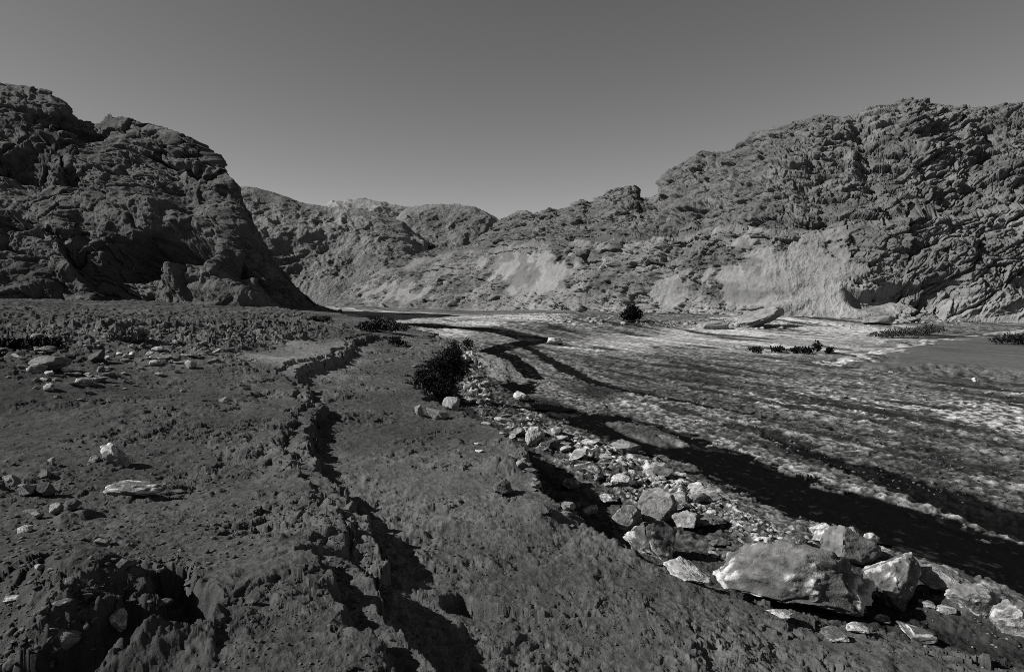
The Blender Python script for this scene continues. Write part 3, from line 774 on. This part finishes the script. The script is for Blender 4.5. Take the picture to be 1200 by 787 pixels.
# on the upper terrace
H('boulder', 131, 547, 34, .84, .8, 'rounded pale boulder standing alone on the dark terrace', seed=101, sub=5, alb=.17, salt=.12)
H('stone', 108, 541, 14, .55, .9, 'small pale stone touching the lone rounded boulder', 'stone', seed=102, sub=4, alb=.12)
H('stone', 150, 580, 88, .20, .28, 'long low pale rock ridge lying beyond the gully', 'rock', seed=103, sub=5, rot=-3, cuts=5, alb=.13, salt=.2)
H('stone', 58, 544, 10, .9, .9, 'little pale upright stone left of the lone boulder', 'stone', seed=104, sub=4, alb=.2)
H('stone', 205, 578, 24, .2, .7, 'flat pale stone at the end of the long rock ridge', 'stone', seed=105, sub=4, alb=.09)
for i, (px, py, w, hr, a, lab) in enumerate([
    (8, 570, 26, .55, .13, 'pale wedge-shaped stone at the left margin of the terrace'),
    (28, 582, 30, .55, .15, 'pale angular stone in the row casting long shadows'),
    (50, 582, 28, .6, .06, 'dark stone beside the pale angular one in the row'),
    (50, 560, 20, .5, .08, 'dark low stone behind the row on the terrace'),
    (36, 608, 24, .5, .16, 'pale low stone in front of the shadowed row'),
    (62, 604, 20, .75, .18, 'pale pointed stone beside the low one'),
    (80, 598, 26, .5, .07, 'dark lump behind the pale pointed stone'),
    (27, 624, 18, .6, .2, 'small bright triangular stone near the rubble mound'),
    (118, 640, 22, .4, .12, 'pale flat stone on top of the rubble mound'),
    (14, 706, 32, .32, .22, 'white streaked rock at the left margin above the gully'),
    (44, 668, 14, .6, .16, 'pale stone on the dark rubble mound'),
    (80, 686, 12, .8, .14, 'small pale stone on the slope of the rubble mound'),
    (140, 672, 30, .6, .07, 'dark smooth slab on the gully rim'),
    (132, 738, 30, .8, .20, 'white striped stone wedged in the gully'),
    (66, 768, 62, .55, .11, 'large blocky stone with pale edge sunk in the gully'),
    (10, 786, 44, .5, .06, 'dark block in the bottom corner of the gully'),
    (188, 712, 22, .4, .07, 'grey stone in the gully mouth'),
    (222, 690, 16, .6, .07, 'dark lump of mud on the gully rim'),
    (262, 472, 18, .42, .10, 'low triangular grey stone on the bare terrace'),
    (42, 434, 56, .30, .11, 'grey slab tilted up on the far rubble'),
    (56, 440, 12, .5, .26, 'white stone before the tilted grey slab'),
    (76, 436, 14, .4, .28, 'white flat stone right of the tilted grey slab'),
    (110, 424, 26, .6, .06, 'dark boulder in the far rubble'),
    (115, 419, 9, .6, .3, 'white stone on the dark far boulder'),
    (124, 421, 8, .6, .3, 'white stone beside the dark far boulder'),
    (138, 416, 9, .5, .3, 'white stone leftmost of the far cluster'),
    (152, 408, 10, .6, .3, 'brightest white stone on the far rubble'),
    (154, 418, 10, .7, .3, 'white round stone in the far cluster'),
    (148, 421, 7, .6, .3, 'tiny white stone in the far cluster'),
    (208, 427, 12, .3, .24, 'flat white stone alone at the end of the rubble'),
    (228, 419, 8, .6, .26, 'pale stone at the end of the far rubble'),
    (204, 404, 8, .6, .26, 'pale stone high on the far rubble'),
    (214, 460, 10, .4, .18, 'small pale stone on the terrace before the far rubble'),
    (295, 709, 16, .4, .06, 'mud clod on the near slope'),
    (408, 786, 18, .5, .06, 'mud clod at the bottom of the picture beside the black crack')]):
    H('stone', px, py, w, hr, .8, lab, 'stone', seed=110+i, sub=4 if w > 12 else 3, rot=i*37 % 90-45, alb=a, salt=.25 if a > .19 else 0)
# at the foot of the pale cliff
H('boulder', 1034, 381, 40, .30, .6, 'flat pale block lying at the foot of the undercut cliff', seed=151, sub=4, alb=.16, sink=.1)
H('boulder', 1072, 378, 20, .35, .8, 'smaller pale block beside the flat one under the cliff', seed=152, sub=4, alb=.16, sink=.1)
H('boulder', 890, 384, 74, .26, .5, 'long slanting slab of rock against the pale cliff', seed=153, sub=5, tilt=(0, -18), alb=.17, sink=.1)
H('boulder', 838, 386, 34, .3, .6, 'rounded pale slab at the low end of the slanting slab', seed=154, sub=4, alb=.18)
H('boulder', 1145, 449, 8, .9, .9, 'round white cobble on the dark gravel below the sand', seed=155, sub=3, alb=.4)
H('boulder', 681, 366, 18, .5, .7, 'grey rock at the cliff foot beyond the round bush', seed=156, sub=4, alb=.13, sink=.1)

# ---- scattered stones: one mesh of each kind, copied
def protos(name, n, alb, salt, seed0, sub=4):
    return [rock_mesh(name, seed0+i, sub, (1, rnd.uniform(.55, .9), rnd.uniform(.26, .6)), alb=alb*rnd.uniform(.75, 1.3), salt=salt, mat=M_stone, cuts=10+i % 5) for i in range(n)]

def scatter(name, proto, spots, group, label_of, lo, hi, sink=.28):
    for px, py in spots:
        x, y, z = ground_hit(px, py)
        s = lo*(hi/lo)**(rnd.random()**1.7)/2
        o = link(name, rnd.choice(proto), label=label_of(px, py, s*2), category='stone', group=group)
        k = rnd.uniform(.85, 1.15)
        o.scale = (s, s*k, s*rnd.uniform(.7, 1.1)); o.rotation_euler = (rnd.uniform(-.25, .25), rnd.uniform(-.25, .25), rnd.uniform(0, 6.28))
        o.location = (x, y, z+s*.4*(1-2*sink))

def spots_in(poly, n, gap):
    out = []; xs = [p[0] for p in poly]; ys = [p[1] for p in poly]; tries = 0
    while len(out) < n and tries < 20000:
        tries += 1
        px, py = rnd.uniform(min(xs), max(xs)), rnd.uniform(min(ys), max(ys)); ins = False
        for i in range(len(poly)):
            (x1, y1), (x2, y2) = poly[i], poly[(i+1) % len(poly)]
            if (y1 > py) != (y2 > py) and px < (x2-x1)*(py-y1)/(y2-y1)+x1: ins = not ins
        if ins and all(math.hypot(px-a, (py-b)*2) > gap for a, b in out): out.append((px, py))
    return out

pale = protos('stone', 7, .22, .30, 200); grey = protos('stone', 6, .12, .08, 220)
mix = pale+pale+grey
size = lambda s: 'palm-sized' if s < .2 else ('head-sized' if s < .4 else 'knee-high')
scatter('stone', mix, spots_in([(548,402),(560,420),(572,455),(600,482),(650,505),(650,528),(600,520),(560,490),(540,470),(536,440)], 46, 7), 'stones between the black bush and the channel bend',
        lambda px, py, s: f'{size(s)} salty stone in the strip between black bush and channel bend', .14, .80)
scatter('stone', mix, spots_in([(640,505),(690,512),(740,540),(800,568),(850,590),(820,604),(770,592),(720,574),(670,545),(640,528)], 42, 8), 'stones in the salt-crusted strip behind the boulder pile',
        lambda px, py, s: f'{size(s)} crusted stone in the salt strip between boulder pile and black water', .10, .75)
scatter('stone', mix, spots_in([(830,590),(900,612),(960,640),(900,648),(860,665),(830,650),(850,625)], 24, 8), 'stones between the pile and the largest boulder',
        lambda px, py, s: f'{size(s)} stone in wet mud between boulder pile and largest boulder', .08, .26)
scatter('stone', mix, spots_in([(600,530),(640,560),(660,590),(690,625),(670,620),(640,585),(610,560),(590,545)], 16, 7), 'stones fallen at the foot of the mud bank',
        lambda px, py, s: f'{size(s)} stone in the shadow at the foot of the mud bank', .08, .24)
scatter('stone', grey+pale[:2], spots_in([(0,395),(140,385),(330,392),(300,415),(200,450),(90,470),(0,455)], 110, 5), 'stones of the far rubble on the terrace',
        lambda px, py, s: f'{size(s)} stone of the far rubble below the dark crag', .14, .55)
scatter('stone', grey, spots_in([(0,630),(90,640),(190,660),(220,690),(120,730),(0,780)], 26, 9), 'stones of the rubble mound by the gully',
        lambda px, py, s: f'{size(s)} stone on the dark rubble mound by the gully', .04, .16)
scatter('stone', pale[:3]+grey, spots_in([(880,425),(1200,440),(1200,470),(1000,470),(860,450)], 30, 12), 'cobbles on the gravel below the sand flat',
        lambda px, py, s: f'{size(s)} cobble on the streaked gravel below the sand flat', .12, .40)
scatter('stone', pale[:4], spots_in([(440,392),(560,398),(545,410),(480,432),(440,425)], 14, 9), 'stones on the terrace behind the black bush',
        lambda px, py, s: f'{size(s)} pale stone on the terrace behind the black bush', .10, .3)

# ---- gravel nobody could count: one object
def gravel(polys, name, label, seed):
    r = np.random.RandomState(seed); base, f = ico(1); V = []; F = []; A = []; n0 = 0
    forms = [rock_form(300+i, 1, (1, .8, .6), 7, 1.2)[0] for i in range(8)]
    for poly, n, lo, hi, alb in polys:
        P = spots_in_fast(poly, n, r)
        X, Y = P
        Z = land_z(X, Y)
        for x, y, z in zip(X, Y, Z):
            s = lo*(hi/lo)**(r.rand()**2.2)*.5; c, q = math.cos(r.rand()*6.28), 0
            q = math.sqrt(1-c*c); p = forms[r.randint(8)]*s*np.array([1, 1, r.uniform(.6, 1.2)])
            V.append(np.stack([p[:, 0]*c-p[:, 1]*q+x, p[:, 0]*q+p[:, 1]*c+y, p[:, 2]+z+s*.15], 1)); F.append(f+n0); n0 += len(p)
            A.append(np.full(len(p), alb*r.uniform(.5, 1.7)))
    me = mesh_from(name, np.concatenate(V), np.concatenate(F), {'alb': np.clip(np.concatenate(A), .02, .5)}, mat=M_stone)
    link(name, me, kind='stuff', label=label)

def spots_in_fast(poly, n, r):
    "ground points under photo places spread evenly over a region"
    px = r.uniform(min(p[0] for p in poly), max(p[0] for p in poly), n*4); py = r.uniform(min(p[1] for p in poly), max(p[1] for p in poly), n*4)
    k = np.where(poly_in(px, py, poly) > 0)[0][:n]; px, py = px[k], py[k]
    z = np.full(len(px), .8)
    for _ in range(5):
        X, Y = at_z(px, py, z); z = .5*z+.5*land_z(X, Y)
    return at_z(px, py, z)

gravel([([(0,400),(330,388),(345,440),(330,640),(230,680),(0,790)], 4500, .008, .06, .065),
        ([(340,420),(480,420),(600,540),(690,640),(1200,790),(400,800),(240,800),(330,640)], 5000, .005, .032, .060),
        ([(330,460),(400,460),(420,600),(470,670),(440,760),(400,700),(340,560)], 1600, .008, .05, .058),
        ([(540,402),(575,450),(640,490),(740,538),(830,575),(960,640),(900,640),(800,602),(720,578),(650,535),(560,490)], 1200, .02, .12, .17),
        ([(830,590),(1200,700),(1200,790),(1000,740),(850,690)], 300, .015, .06, .11),
        ([(560,372),(640,377),(740,381),(860,386),(1000,386),(1200,378),(1200,372),(1000,379),(850,375),(740,374),(560,366)], 320, .15, .8, .18),
        ([(690,450),(900,440),(1200,460),(1200,600),(1000,560),(800,490)], 900, .03, .12, .07)],
       'gravel', 'loose gravel and mud crumbs strewn over the terrace and the strip of stones', 5)
print('rocks', round(time.time()-T0, 1))
# ------------------------------------------------------------------ desert shrubs
def leaf_mat(name, a):
    m = earth_mat(name, .8, .1, vary=.2, wl=.5, base=a); return m
M_leafdark = leaf_mat('dark_leaf', .010); M_leafdry = leaf_mat('dry_twig', .09); M_leaf = leaf_mat('grey_leaf', .035); M_wood = leaf_mat('shrub_wood', .04)

def shrub(px, py, blobs, n, leaf, label, mat, group=None, seed=1, stems=26, up=.4, name='shrub'):
    "blobs: (dx px, height px, radius px, radius up px) of the leafy masses, seen from the camera; depth like the width"
    r = np.random.RandomState(seed)
    x0, y0, z0 = ground_hit(px, py); k = y0/FPX
    root = bpy.data.objects.new(name, None); COL.objects.link(root); root.location = (x0, y0, z0)
    root['label'] = label; root['category'] = 'shrub'
    if group: root['group'] = group
    B = np.array(blobs, float)*k; vol = B[:, 2]**2*B[:, 3]; vol /= vol.sum()
    V = []; tips = []
    for b, v in zip(B, vol):
        m = max(8, int(n*v)); d = r.normal(size=(m, 3)); d /= np.linalg.norm(d, axis=1)[:, None]
        rad = r.rand(m)**.42
        nn = _perlin((d[:, 0]*2.2+seed).astype(f4), (d[:, 1]*2.2+b[0]).astype(f4), (d[:, 2]*2.2).astype(f4))
        p = d*(rad*(1+.55*nn))[:, None]*np.array([b[2], b[2]*.9, b[3]])+np.array([b[0], b[2]*.35*r.normal()*.4, b[1]])
        V.append(p[p[:, 2] > -.02])
    P = np.concatenate(V); m = len(P)
    ax = r.normal(size=(m, 3)); ax[:, 2] += up*2; ax /= np.linalg.norm(ax, axis=1)[:, None]
    sd_ = np.cross(ax, r.normal(size=(m, 3))); sd_ /= np.linalg.norm(sd_, axis=1)[:, None]
    s = leaf*r.uniform(.6, 1.4, m)[:, None]
    co = np.stack([P, P+ax*s*.5+sd_*s*.22, P+ax*s, P+ax*s*.5-sd_*s*.22], 1).reshape(-1, 3)
    me = mesh_from('foliage', co, np.arange(4*m).reshape(-1, 4), smooth=False, mat=mat); link('foliage', me, root)
    # stems: tapered bent rods from the root to points of the crown
    SV = []; SF = []; n0 = 0
    for i in range(stems):
        t = P[r.randint(m)]; a = np.array([t[0]*.25, t[1]*.25, -.03]); mid = (a+t)/2+r.normal(size=3)*.08*np.linalg.norm(t)
        pts = [a, (a*.55+mid*.45), mid, (mid*.45+t*.55), t]; w0 = max(.006, .012*np.linalg.norm(t))*.8
        for j, p in enumerate(pts):
            w = w0*(1-.8*j/4)
            for q in range(5): SV.append(p+np.array([math.cos(q*1.2566)*w, math.sin(q*1.2566)*w, 0]))
        for j in range(4):
            for q in range(5): SF.append([n0+j*5+q, n0+j*5+(q+1) % 5, n0+j*5+5+(q+1) % 5, n0+j*5+5+q])
        n0 += 25
    link('stems', mesh_from('stems', np.array(SV), np.array(SF), mat=M_wood), root)
    return root

_b = [(8,38,14,12),(-14,22,12,10),(20,50,12,10),(18,24,16,12),(0,10,22,9)]
for _ in range(46):      # a leaning, uneven crown: many small sprays
    t = rnd.random(); q = rnd.random()
    _b.append((lerp(-44+20*t, 28+6*t, q)+rnd.uniform(-5, 5)+10*t, 4+62*t*(.45+.55*q)+rnd.uniform(-4, 5), rnd.uniform(3.5, 9), rnd.uniform(3, 8)))
shrub(510, 464, _b, 15000, .055, 'big ragged black bush leaning over the edge of the mud terrace', M_leafdark, seed=2, stems=99, up=.3)
shrub(446, 389, [(0,8,13,7),(-13,6,11,6),(13,6,11,6),(-22,4,7,4)], 2600, .16, 'low dark bush at the end of the white path', M_leaf, seed=3, stems=40, up=.8)
shrub(473, 388, [(0,4,6,4)], 300, .14, 'little bush beside the low dark bush by the path', M_leaf, seed=4, stems=10)
shrub(464, 405, [(0,5,8,5),(8,2,6,3)], 500, .10, 'small dark bush on the terrace behind the big black one', M_leafdark, seed=5, stems=12)
shrub(740, 377, [(0,9,10,8),(0,15,6,5),(-6,6,7,6),(6,6,7,6)], 1500, .28, 'round dark bush standing alone before the long cliff', M_leafdark, seed=6, stems=30, up=.7)
shrub(1186, 403, [(0,6,18,6),(18,6,16,6),(-14,4,12,4),(36,5,18,6)], 1800, .16, 'dark spreading bush on the sand flat', M_leafdark, seed=7, stems=30)
shrub(1062, 396, [(-26,3,16,4),(-8,5,16,5),(10,7,16,5),(28,10,16,5)], 2200, .16, 'long low thicket along the white bank under the cliff', M_leaf, seed=8, stems=40, up=.8)
for i, (px, py, w, h, lab) in enumerate([(886, 413, 8, 5, 'leftmost tuft in the row along the pale bank'), (911, 413, 9, 6, 'second tuft in the row, wide and dark'), (933, 414, 7, 5, 'middle tuft in the row along the pale bank'),
        (944, 414, 8, 6, 'bushy tuft right of the middle of the row'), (957, 412, 5, 10, 'tallest tuft in the row along the pale bank'), (972, 414, 4, 5, 'rightmost tuft in the row, next to the white line')]):
    shrub(px, py, [(0, h*.5, w, h*.6)], 260, .16, lab, M_leafdark, 'tufts along the pale bank', seed=20+i, stems=12, up=.9)
for i, (px, py, w, h, m, lab) in enumerate([(30, 408, 44, 9, M_leafdark, 'wide black thicket at the left margin of the terrace'), (152, 400, 22, 12, M_leafdry, 'pale dry bush on the terrace rubble'), (375, 376, 14, 4, M_leaf, 'grey bush where the white path begins')]):
    shrub(px, py, [(-w*.45, h*.4, w*.5, h*.6), (w*.35, h*.5, w*.55, h*.6)], 900, .13, lab, m, 'shrubs on the terrace', seed=40+i, stems=24, up=.6)
print('plants', round(time.time()-T0, 1))
# ------------------------------------------------------------------ light, sky, camera
SUN_AZ, SUN_EL = math.radians(-99), math.radians(34)      # from the left, a little behind the camera
sd = (math.sin(SUN_AZ)*math.cos(SUN_EL), math.cos(SUN_AZ)*math.cos(SUN_EL), math.sin(SUN_EL))
sl = bpy.data.lights.new('sun', 'SUN'); sl.energy = 5.0; sl.angle = math.radians(.5); sl.color = (1, .99, .97)
so = bpy.data.objects.new('sun', sl); COL.objects.link(so)
from mathutils import Vector
so.rotation_euler = Vector(sd).to_track_quat('Z', 'Y').to_euler()
w = bpy.data.worlds.new('World'); scene.world = w; w.use_nodes = True
nt = w.node_tree; N = nt.nodes; L = nt.links; N.clear()
out = N.new('ShaderNodeOutputWorld'); bg = N.new('ShaderNodeBackground'); sky = N.new('ShaderNodeTexSky')
sky.sky_type = 'NISHITA'; sky.sun_disc = False; sky.sun_elevation = SUN_EL; sky.sun_rotation = SUN_AZ
sky.altitude = 300; sky.air_density = 1.0; sky.dust_density = .2; sky.ozone_density = 1
sp = N.new('ShaderNodeSeparateColor'); L.new(sky.outputs[0], sp.inputs[0])      # black-and-white film behind a red filter
cb = N.new('ShaderNodeCombineColor')
pw = N.new('ShaderNodeMath'); pw.operation = 'POWER'; L.new(sp.outputs[0], pw.inputs[0]); pw.inputs[1].default_value = 1.1   # the film's contrast
for i in range(3): L.new(pw.outputs[0], cb.inputs[i])
L.new(cb.outputs[0], bg.inputs[0]); bg.inputs[1].default_value = .06
L.new(bg.outputs[0], out.inputs[0])
cd = bpy.data.cameras.new('camera'); cd.sensor_width = 36; cd.lens = 24; cd.clip_end = 3000; cd.clip_start = .05
co = bpy.data.objects.new('camera', cd); COL.objects.link(co)
co.location = (0, 0, EYE); co.rotation_euler = (math.pi/2+PITCH, 0, 0)
scene.camera = co
vs = scene.view_settings; vs.view_transform = 'Standard'; vs.look = 'None'; vs.exposure = .6; vs.gamma = 1; vs.use_curve_mapping = False
scene.cycles.use_denoising = False
scene.cycles.max_bounces = 4
scene.cycles.pixel_filter_type = 'BLACKMAN_HARRIS'; scene.cycles.filter_width = .9
print('done', round(time.time()-T0, 1))
